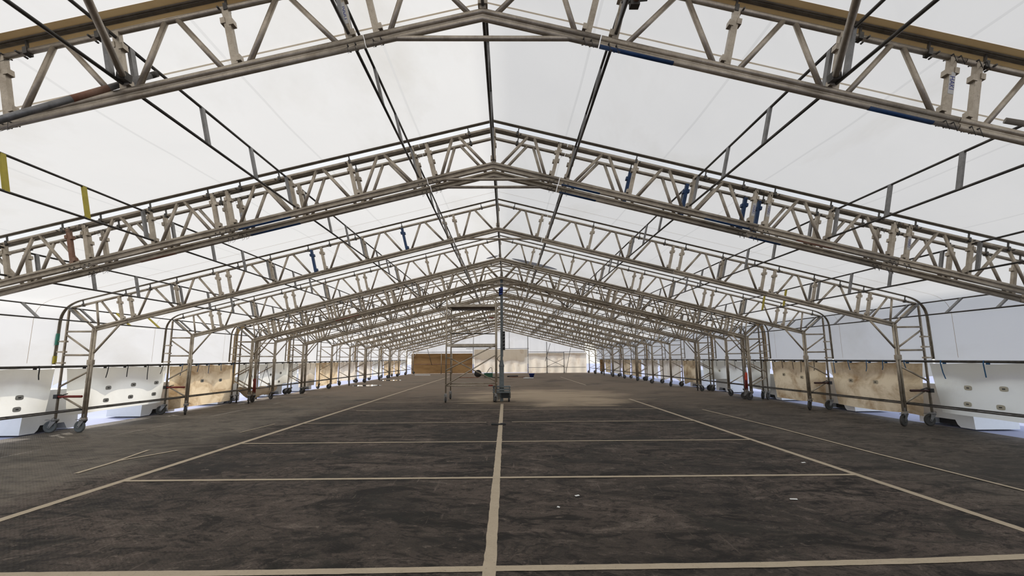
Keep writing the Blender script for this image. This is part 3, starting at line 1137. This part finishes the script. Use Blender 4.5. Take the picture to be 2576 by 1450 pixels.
def line(pts, wd, seed=0):
    """painted line following pts, edges slightly ragged"""
    mb = MB()
    q = []
    for a, b in zip(pts[:-1], pts[1:]):
        a, b = V((*a, 0)), V((*b, 0))
        k = max(1, int((b - a).length / .08))
        q += [a + (b - a) * (i / k) for i in range(k)]
    q.append(V((*pts[-1], 0)))
    vs_ = []
    LZ[0] += .0004
    for i, p in enumerate(q):
        d = (q[min(i + 1, len(q) - 1)] - q[max(i - 1, 0)]).normalized()
        n_ = V((-d.y, d.x, 0))
        for s_ in (-1, 1):
            e = wd / 2 * (1 + .16 * nz(p.x * 9, p.y * 9, s_ + seed)) * s_
            vs_.append(p + n_ * e + V((0, 0, LZ[0])))
    mb.add(vs_, [(i * 2, i * 2 + 2, i * 2 + 3, i * 2 + 1) for i in range(len(q) - 1)])
    o = mb.build('marking_line', M['paint'], floor)
    o['kind'] = 'structure'
    return o


XL, XR, XC = -4.338, 4.341, .043
line([(XL, 1.5), (XL, 38)], .095, 1)
line([(XR, 1.5), (XR, 16.6)], .085, 2)
line([(XR - .1, 25), (XR - .2, 36)], .07, 2)
line([(XC + .02, 1.5), (XC, 8), (XC - .02, 15.1)], .088, 3)
line([(XL, 3.43), (-1.5, 3.42), (.2, 3.445), (1.9, 3.455), (3.0, 3.49), (3.86, 3.545), (XR, 3.60)], .085, 4)
for y, a, b, wd in ((5.912, XL, XR, .072), (8.38, XL, XR, .062), (13.45, -3.95, XR, .055), (15.93, -4.1, -.3, .05), (15.93, .45, XR, .035)):
    line([(a, y), (0, y), (b, y - .012)], wd, y)
line([(XL, 10.86), (-.28, 10.84)], .05, 5)
line([(.28, 10.87), (XR, 10.86)], .06, 6)
line([(5.56, 4.6), (5.5, 7.1), (5.53, 9.8), (5.42, 13.1)], .05, 7)
line([(-5.22, 6.3), (-5.29, 7.05), (-4.98, 7.8)], .06, 8)
line([(-5.29, 7.0), (-5.46, 7.85)], .05, 9)
line([(-5.0, 9.6), (-4.9, 10.8)], .035, 10)

for k, (x, y, a, b, lab) in enumerate(((-7.25, 26.0, .75, .7, 'pale puddle on the floor by the left casters, closer one'), (-7.45, 32.0, .75, .6, 'pale puddle strip on the floor by the left casters, farther one'))):
    mb = MB()
    n = 28
    vs_ = [V((0, 0, .005))] + [V((a * math.cos(2 * math.pi * i / n) * (1 + .35 * nz(i * .5, k, 2)), b * math.sin(2 * math.pi * i / n) * (1 + .35 * nz(i * .6, k, 5)), .005)) for i in range(n)]
    mb.add(vs_, [(0, 1 + i, 1 + (i + 1) % n) for i in range(n)])
    o = tag(mb.build('puddle', M['puddle']), lab, 'puddle')
    o.location = (x, y, 0)

# ------------------------------------------------------------------ end wall
YE = 45.3
ew = struct(link('wall_back', None))
ew.location = (drift(YE), YE, 0)


def sheet(x0, x1, z0, z1, mat, name, amp, dy, seed, zfun=None, folds=6.):
    mb = MB()
    nx, nz_ = max(6, int((x1 - x0) / .12)), 14
    vs_ = []
    for j in range(nz_ + 1):
        for i in range(nx + 1):
            x = x0 + (x1 - x0) * i / nx
            zt = zfun(x) if zfun else z1
            zb = z0 + (.16 * abs(math.sin(x * 1.9 + seed)) if name == 'gable_cloth' else 0)
            z = zb + (zt - zb) * j / nz_
            vs_.append((x, dy + amp * math.sin(x * folds + seed) * (1 - .6 * j / nz_) + amp * nz(x * 1.3, z, seed), z))
    mb.add(vs_, [(j * (nx + 1) + i, j * (nx + 1) + i + 1, (j + 1) * (nx + 1) + i + 1, (j + 1) * (nx + 1) + i) for j in range(nz_) for i in range(nx)], True)
    return mb.build(name, M[mat], ew)


gable = lambda x: APEX + .66 / CT - .2505 * abs(x)
for k, (a, b) in enumerate(((-8.9, -6.2), (-6.2, -3.0), (-3.0, -.4), (-.4, 2.2), (2.2, 5.0), (5.0, 7.9))):
    o = sheet(a, b, [1.35, 1.3, 1.2, 1.05, 1.45, 1.55][k], 4, 'roof', 'gable_cloth', .012, .10, a, gable)
for a, b, z1, z0, mt, lab in ((-8.4, -2.7, 1.86, .03, 'brown', 'brown stained tarp covering the left part of the back wall'), (-2.55, 2.45, 2.22, .08, 'pale', 'tall beige tarp in the middle of the back wall'), (2.55, 8.0, 1.85, .03, 'pale', 'beige pleated tarp on the right part of the back wall')):
    o = sheet(a, b, z0, z1, mt, 'wall_tarp', .05 if mt != 'brown' else .015, -.04, a, None, 7.5)
    o.parent = None
    o.location = ew.location
    tag(o, lab, 'tarpaulin', 'tarps on the back wall')


def bars(name, lab, segs, mat, cat='pole', r=.03, group=None):
    t = thing(name, lab, cat, (drift(YE), YE, 0), 0, group)
    for nm, a, b, rr in segs:
        MB().tube(a, b, rr, 8).build(nm, M[mat], t)
    return t


bars('back_wall_rail', 'horizontal tube above the brown back wall tarp', [('tube', (-8.3, -.12, 1.99), (-2.7, -.12, 1.99), .022)], 'dark', 'tube', group='tubes on the back wall')
bars('back_wall_rail', 'horizontal tube above the tall middle tarp', [('tube', (-3.3, -.12, 2.30), (2.6, -.12, 2.30), .022)], 'dark', 'tube', group='tubes on the back wall')
bars('back_wall_rail', 'horizontal tube above the pleated right tarp', [('tube', (2.5, -.12, 1.97), (8.0, -.12, 1.97), .022)], 'dark', 'tube', group='tubes on the back wall')
bars('back_wall_rail', 'low horizontal tube in front of the right back tarp', [('tube', (2.5, -.12, .52), (7.9, -.12, .52), .018)], 'dark', 'tube', group='tubes on the back wall')
bars('back_wall_rail', 'low dark tube across the brown back tarp', [('tube', (-8.3, -.12, .88), (-2.8, -.12, .88), .03)], 'rust', 'tube', group='tubes on the back wall')
for x, zt, lab in ((-2.62, 3.9, 'upright post between the brown and middle back tarps'), (2.5, 3.9, 'upright post between the middle and right back tarps'), (-4.6, 1.9, 'pale upright post in front of the brown tarp, one nearer the middle'), (-5.6, 1.9, 'pale upright post in front of the brown tarp, one nearer the left'), (.75, 4.5, 'thin dark upright above the middle tarp')):
    bars('wall_post', lab, [('pole', (x, -.16, .0 if zt != 4.5 else 2.3), (x, -.16, min(zt, gable(x) - .7)), .035 if zt < 4 else .02)], 'alu' if zt < 3 else 'galv', 'post', group='uprights of the back wall')
bars('braced_frame', 'wheeled cross braced scaffold frame before the right back tarp', [('post', (4.25, -.35, .12), (4.25, -.35, 2.9), .035), ('post', (5.85, -.35, .12), (5.85, -.35, 1.95), .03), ('cross_brace', (4.25, -.35, 1.35), (5.85, -.35, .62), .018), ('cross_brace', (4.25, -.37, .62), (5.85, -.37, 1.35), .018),
     ('rung', (4.25, -.35, .62), (5.85, -.35, .62), .025), ('rung', (4.25, -.35, 1.88), (5.85, -.35, 1.88), .025), ('caster', (4.25, -.35, 0), (4.25, -.35, .14), .05), ('caster', (5.85, -.35, 0), (5.85, -.35, .14), .05)], 'galv', 'scaffold frame')
for a, b, lab in (((4.6, -.3, 2.75), (4.1, -.3, 1.1), 'thin raking brace to the left of the braced frame'), ((6.5, -.3, 2.35), (6.0, -.3, 0), 'thin raking brace to the right of the braced frame'), ((-6.9, -.3, 2.3), (-6.45, -.3, .8), 'dark rod hanging in front of the brown back tarp')):
    bars('raking_brace', lab, [('rod', a, b, .022)], 'dark', 'brace', group='raking braces at the back wall')
mb = MB()
mb.box((0, 0, .03), 1.3, .25, .06)
o = tag(mb.build('floor_board', M['plastic']), 'white board lying before the brown back tarp', 'board')
o.location = (-7.0, 41.3, 0)

# ------------------------------------------------------------------ scaffold tower
t = thing('scaffold_tower', 'aluminium rolling scaffold tower beside the mast', 'scaffold tower', (0, 0, 0))
xa, xb, ya, yb = -1.80, -.185, 15.72, 17.05
for x in (xa, xb):
    for y, zt in ((ya, 3.42), (yb, 3.40)):
        MB().tube((x, y, .30), (x, y, zt), .0245, 10).build('upright', M['alu'], t)
        c = MB()
        c.tube((x, y, .14), (x, y, .32), .016, 8).box((x, y, .245), .085, .085, .05).obox((x - .045, y, .13), (.008, 0, 0), (0, .02, 0), (0, 0, .09)).obox((x + .045, y, .13), (.008, 0, 0), (0, .02, 0), (0, 0, .09)).box((x, y, .2), .1, .05, .03)
        c = c.build('caster', M['galv'], t)
        wv = MB()
        wv.lathe([(.0, -.025), (.05, -.025), (.08, -.02), (.08, .02), (.05, .025), (0, .025)], (x, y, .08), (1, 0, 0), 18)
        wv.build('wheel', M['tyre'], c)
for y in (ya, yb):
    for z in (.53, 2.72):
        MB().tube((xa, y, z), (xb, y, z), .022).build('ledger', M['alu'], t)
for x in (xa, xb):
    for z in (.55, .95, 1.42, 1.85, 2.3, 2.75, 3.1):
        MB().tube((x, ya, z), (x, yb, z), .02).build('rung', M['alu'], t)
for a, b, y in (((xa, .55), (xb, 1.50), ya - .03), ((xa, 1.02), (xb, 1.83), ya - .03), ((xb, .58), (xa, 1.40), yb), ((xa, 1.9), (xb, 2.66), yb)):
    MB().tube((a[0], y, a[1]), (b[0], y, b[1]), .019).build('cross_brace', M['alu'], t)
MB().tube((xa, yb, 2.28), (xb, yb, 2.26), .018).build('ledger', M['dark'], t)
for z in (3.17, 1.86):
    d = MB()
    d.box(((xa + xb) / 2, (ya + yb) / 2, z), xb - xa - .04, yb - ya - .1, .025)
    d = d.build('platform', M['deck'], t)
    for y in (ya + .03, yb - .03):
        MB().box(((xa + xb) / 2, y, z - .035), xb - xa - .03, .045, .085).build('platform_beam', M['alu'], d)
    for x in (xa, xb):
        MB().box((x + (.03 if x < -1 else -.03), (ya + yb) / 2, z - .01), .05, yb - ya, .05).build('hook_bar', M['alu'], d)
for x0, x1, z in ((-.40, -.25, 2.72), (-.42, -.28, .53)):
    o = MB().tube((x0, ya, z), (x1, ya, z), .0235).build('painted_band', M['red'], t)
    o['label'] = 'red paint mark on the ledger'

# ------------------------------------------------------------------ lifting mast
mx, my = -.0, 16.09
t = thing('lifting_mast', 'grey telescopic lifting mast standing on the centre line', 'mast', (mx, my, 0))
MB().box((0, 0, .62), .15, .15, 1.0).build('lower_column', M['mast'], t)
c = MB()
c.lathe([(.076, 1.10), (.088, 1.13), (.088, 1.17), (.07, 1.22), (.052, 1.34)], (0, 0, 0), (0, 0, 1), 14)
c.build('collar', M['mast'], t)
MB().box((0, 0, 2.75), .078, .085, 2.9).build('upper_column', M['mast'], t)
MB().box((.045, .01, 2.9), .02, .05, 2.9).build('slide_rail', M['galv'], t)
b = MB().box((.075, -.02, 1.98), .085, .10, .62).build('control_box', M['black'], t)
for k in range(5):
    MB().obox((.075, -.073, 1.78 + k * .11), (.032, 0, .012), (0, .003, 0), (-.004, 0, .012)).build('label_stripe', M['galv'], b)
hz = MB()
for k in range(3):
    hz.obox((-.02 + .01 * k, -.06, 3.58 + .07 * k), (.055, 0, .01), (0, .035, 0), (0, 0, .05))
hz.build('strap_bundle', M['bluep'], t)
hz = MB()
hz.obox((-.055, -.02, 3.62), (.035, 0, 0), (0, .05, 0), (0, 0, .14))
hz.build('winch', M['black'], t)
for k, z in enumerate((.30, .38, .475)):
    p = MB()
    p.obox((0, 0, z), (.29, .0, 0), (0, .26, 0), (0, 0, .016)).box((0, -.27, z + .01), .54, .03, .05)
    p.build('base_plate', M['mast'], t)
for x in (-.26, .26):
    for y in (-.24, .24):
        MB().tube((x, y, .12), (x, y, .47), .014, 8).build('base_post', M['galv'], t)
        wv = MB()
        wv.lathe([(0, -.03), (.06, -.03), (.075, -.02), (.075, .02), (.06, .03), (0, .03)], (x * .92, y, .075), (1, 0, 0), 16)
        wv.build('caster', M['black'], t)
MB().box((.14, 0, .19), .3, .34, .16).build('battery_box', M['black'], t)
MB().box((-.12, -.05, .17), .12, .16, .22).build('motor', M['hub'], t)
MB().path([(-.04, -.05, 1.5), (-.13, -.06, 1.42), (-.14, -.06, 1.36), (-.05, -.06, 1.28)], .008, 6).build('cable', M['black'], t)
MB().box((0, 0, .15), .10, .14, .30).build('foot', M['mast'], t)

# ------------------------------------------------------------------ tools far down the floor
t = thing('cutting_machine', 'small green machine with a tall wire handle on the floor', 'machine', (-1.2, 36.1, 0))
MB().box((0, 0, .17), .62, .4, .30).build('body', M['toolgreen'], t)
MB().path([(-.15, 0, .3), (.05, 0, .62), (.14, 0, .72), (.24, 0, .70), (.28, 0, .3)], .02, 8).build('handle', M['black'], t)
MB().box((-.4, 0, .22), .12, .25, .12).build('front_plate', M['plastic'], t)
t = thing('cable_drum', 'black round cable drum standing left of the green machine', 'drum', (-2.02, 36.6, .27))
MB().lathe([(0, -.08), (.27, -.08), (.27, -.05), (.12, -.05), (.12, .05), (.27, .05), (.27, .08), (0, .08)], (0, 0, 0), (.25, 1, 0), 24).build('drum', M['black'], t)
MB().tube((.05, 0, -.1), (.65, -.1, -.12), .03, 8).build('drum_handle', M['black'], t)
for a, b, r, mt, lab in (((-3.35, 35.2), (-1.9, 35.3), .03, 'rust', 'rusty bar lying left of the green machine'), ((-.9, 34.9), (-.3, 34.8), .03, 'black', 'short dark bar lying behind the scaffold tower'), ((.35, 35.6), (1.5, 35.6), .025, 'rust', 'brown stick lying right of the mast'), ((1.3, 33.2), (2.0, 33.3), .04, 'plastic', 'white stick lying below the blue basin'), ((.2, 36.4), (1.0, 36.8), .05, 'black', 'dark hose lying right of the mast')):
    tag(MB().tube((*a, r + .002), (*b, r + .002), r, 8).build('loose_bar', M[mt]), lab, 'bar', 'loose bars on the floor')
t = thing('blue_basin', 'small blue basin on the floor right of the mast', 'basin', (2.0, 35.8, 0))
MB().lathe([(0, .01), (.14, .01), (.22, .26), (.25, .27), (.25, .25), (.2, .24), (.12, .05), (0, .05)], (0, 0, 0), (0, 0, 1), 20).build('bowl', M['bluep'], t)

# small litter near the camera
mb = MB()
mb.path([(-.15, .0, .012), (-.08, .012, .014), (-.02, -.01, .012), (.05, .012, .013), (.12, .0, .015), (.15, .02, .012)], .022, 6)
mb.box((-.1, 0, .02), .09, .06, .03).box((.09, .01, .02), .09, .06, .035)
o = tag(mb.build('rubber_scrap', M['black']), 'black rubber scrap lying across the centre line', 'scrap')
o.location = (-.01, 10.42, 0)
for x, y, a, s_, lab in ((.89, 5.12, .4, .024, 'small folded white paper scrap right of the centre line'), (.66, 4.75, 1.2, .014, 'tiny pale paper scrap beside the centre line, closer to the camera'), (3.0, 4.93, -.3, .034, 'white paper strip on the floor to the right'), (4.1, 6.55, .2, .03, 'white paper scrap next to the right parking line')):
    mb = MB()
    mb.add([(-s_, -.014, .006), (s_, -.012, .007), (s_, .013, .012), (-s_, .014, .009), (0, 0, .014)], [(0, 1, 4), (1, 2, 4), (2, 3, 4), (3, 0, 4)])
    o = tag(mb.build('paper_scrap', M['paper']), lab, 'paper scrap', 'paper scraps on the floor')
    o.location, o.rotation_euler = (x, y, 0), (0, 0, a)


# ------------------------------------------------------------------ loose scaffold tubes on the first frame
def tube_thing(name, lab, a, b, mat, r=RT, extra=()):
    t = thing(name, lab, 'scaffold tube', a, 0, 'loose scaffold tubes clamped to the frames')
    a, b = V(a), V(b)
    MB().tube((0, 0, 0), b - a, r, 12).build('tube', M[mat], t)
    for f, l_, mt, nm in extra:
        d = b - a
        o = MB().tube(d * f, d * (f + l_), r * 1.03, 12).build(nm, M[mt], t)
        o['label'] = 'rusty stretch' if mt == 'rust' else 'dark end'
    return t


y1 = FY['F1']
for sd in (-1, 1):
    t = tube_thing('brace_tube', 'scaffold tube slanting towards the camera from the %s post of the first frame' % ('left' if sd < 0 else 'right'), (sd * 2.72, y1 - .06, 3.53), (sd * 2.0, 2.0, 3.53), 'alu')
    mb = MB()
    mb.box((0, .01, 0), .07, .07, .06)
    mb.build('clamp', M['dark'], t)
tube_thing('stay_tube', 'grey and rusty scaffold tube lying along the first frame on the left', (-2.66, 3.62, 3.71), (-3.21, 2.82, 2.81), 'galv', RT, ((.30, .20, 'rust', 'rust_stretch'), (0, .04, 'dark', 'tube_end')))
tube_thing('stay_tube', 'grey scaffold tube end by the right edge of the first frame', (4.26, 3.62, 3.30), (4.69, 3.45, 3.10), 'hub')
t = tube_thing('stay_tube', 'rusty scaffold tube clamped to the first purlin right of the ridge', (1.17, y1 - .14, 4.10), (1.35, y1 - .9, 4.17), 'rust')
MB().box((0, 0, 0), .07, .06, .08).tube((-.1, 0, 0), (.1, 0, .02), .01, 6).build('clamp', M['dark'], t)
for sd in (-1, 1):
    tube_thing('wind_brace', 'dark wind brace slanting through the roof %s of the mast' % ('left' if sd < 0 else 'right'), (sd * 1.12, FY['F5b'] + .04, 3.95), (sd * 2.75, FY['F7a'] - .04, 3.53), 'dark', .022)

# orange red tube on the right leg
t = thing('marker_tube', 'orange red tube fixed to the right leg of the mast frames', 'marker', (8.19, FY['F5b'] - .08, .62))
MB().lathe([(0, 0), (.03, 0), (.036, .02), (.036, .22), (.02, .26), (0, .26)], (0, 0, 0), (.04, 0, 1), 14).build('tube', M['orange'], t)
MB().tube((.01, 0, .26), (.015, 0, .42), .018, 10).build('cap', M['plastic'], t)
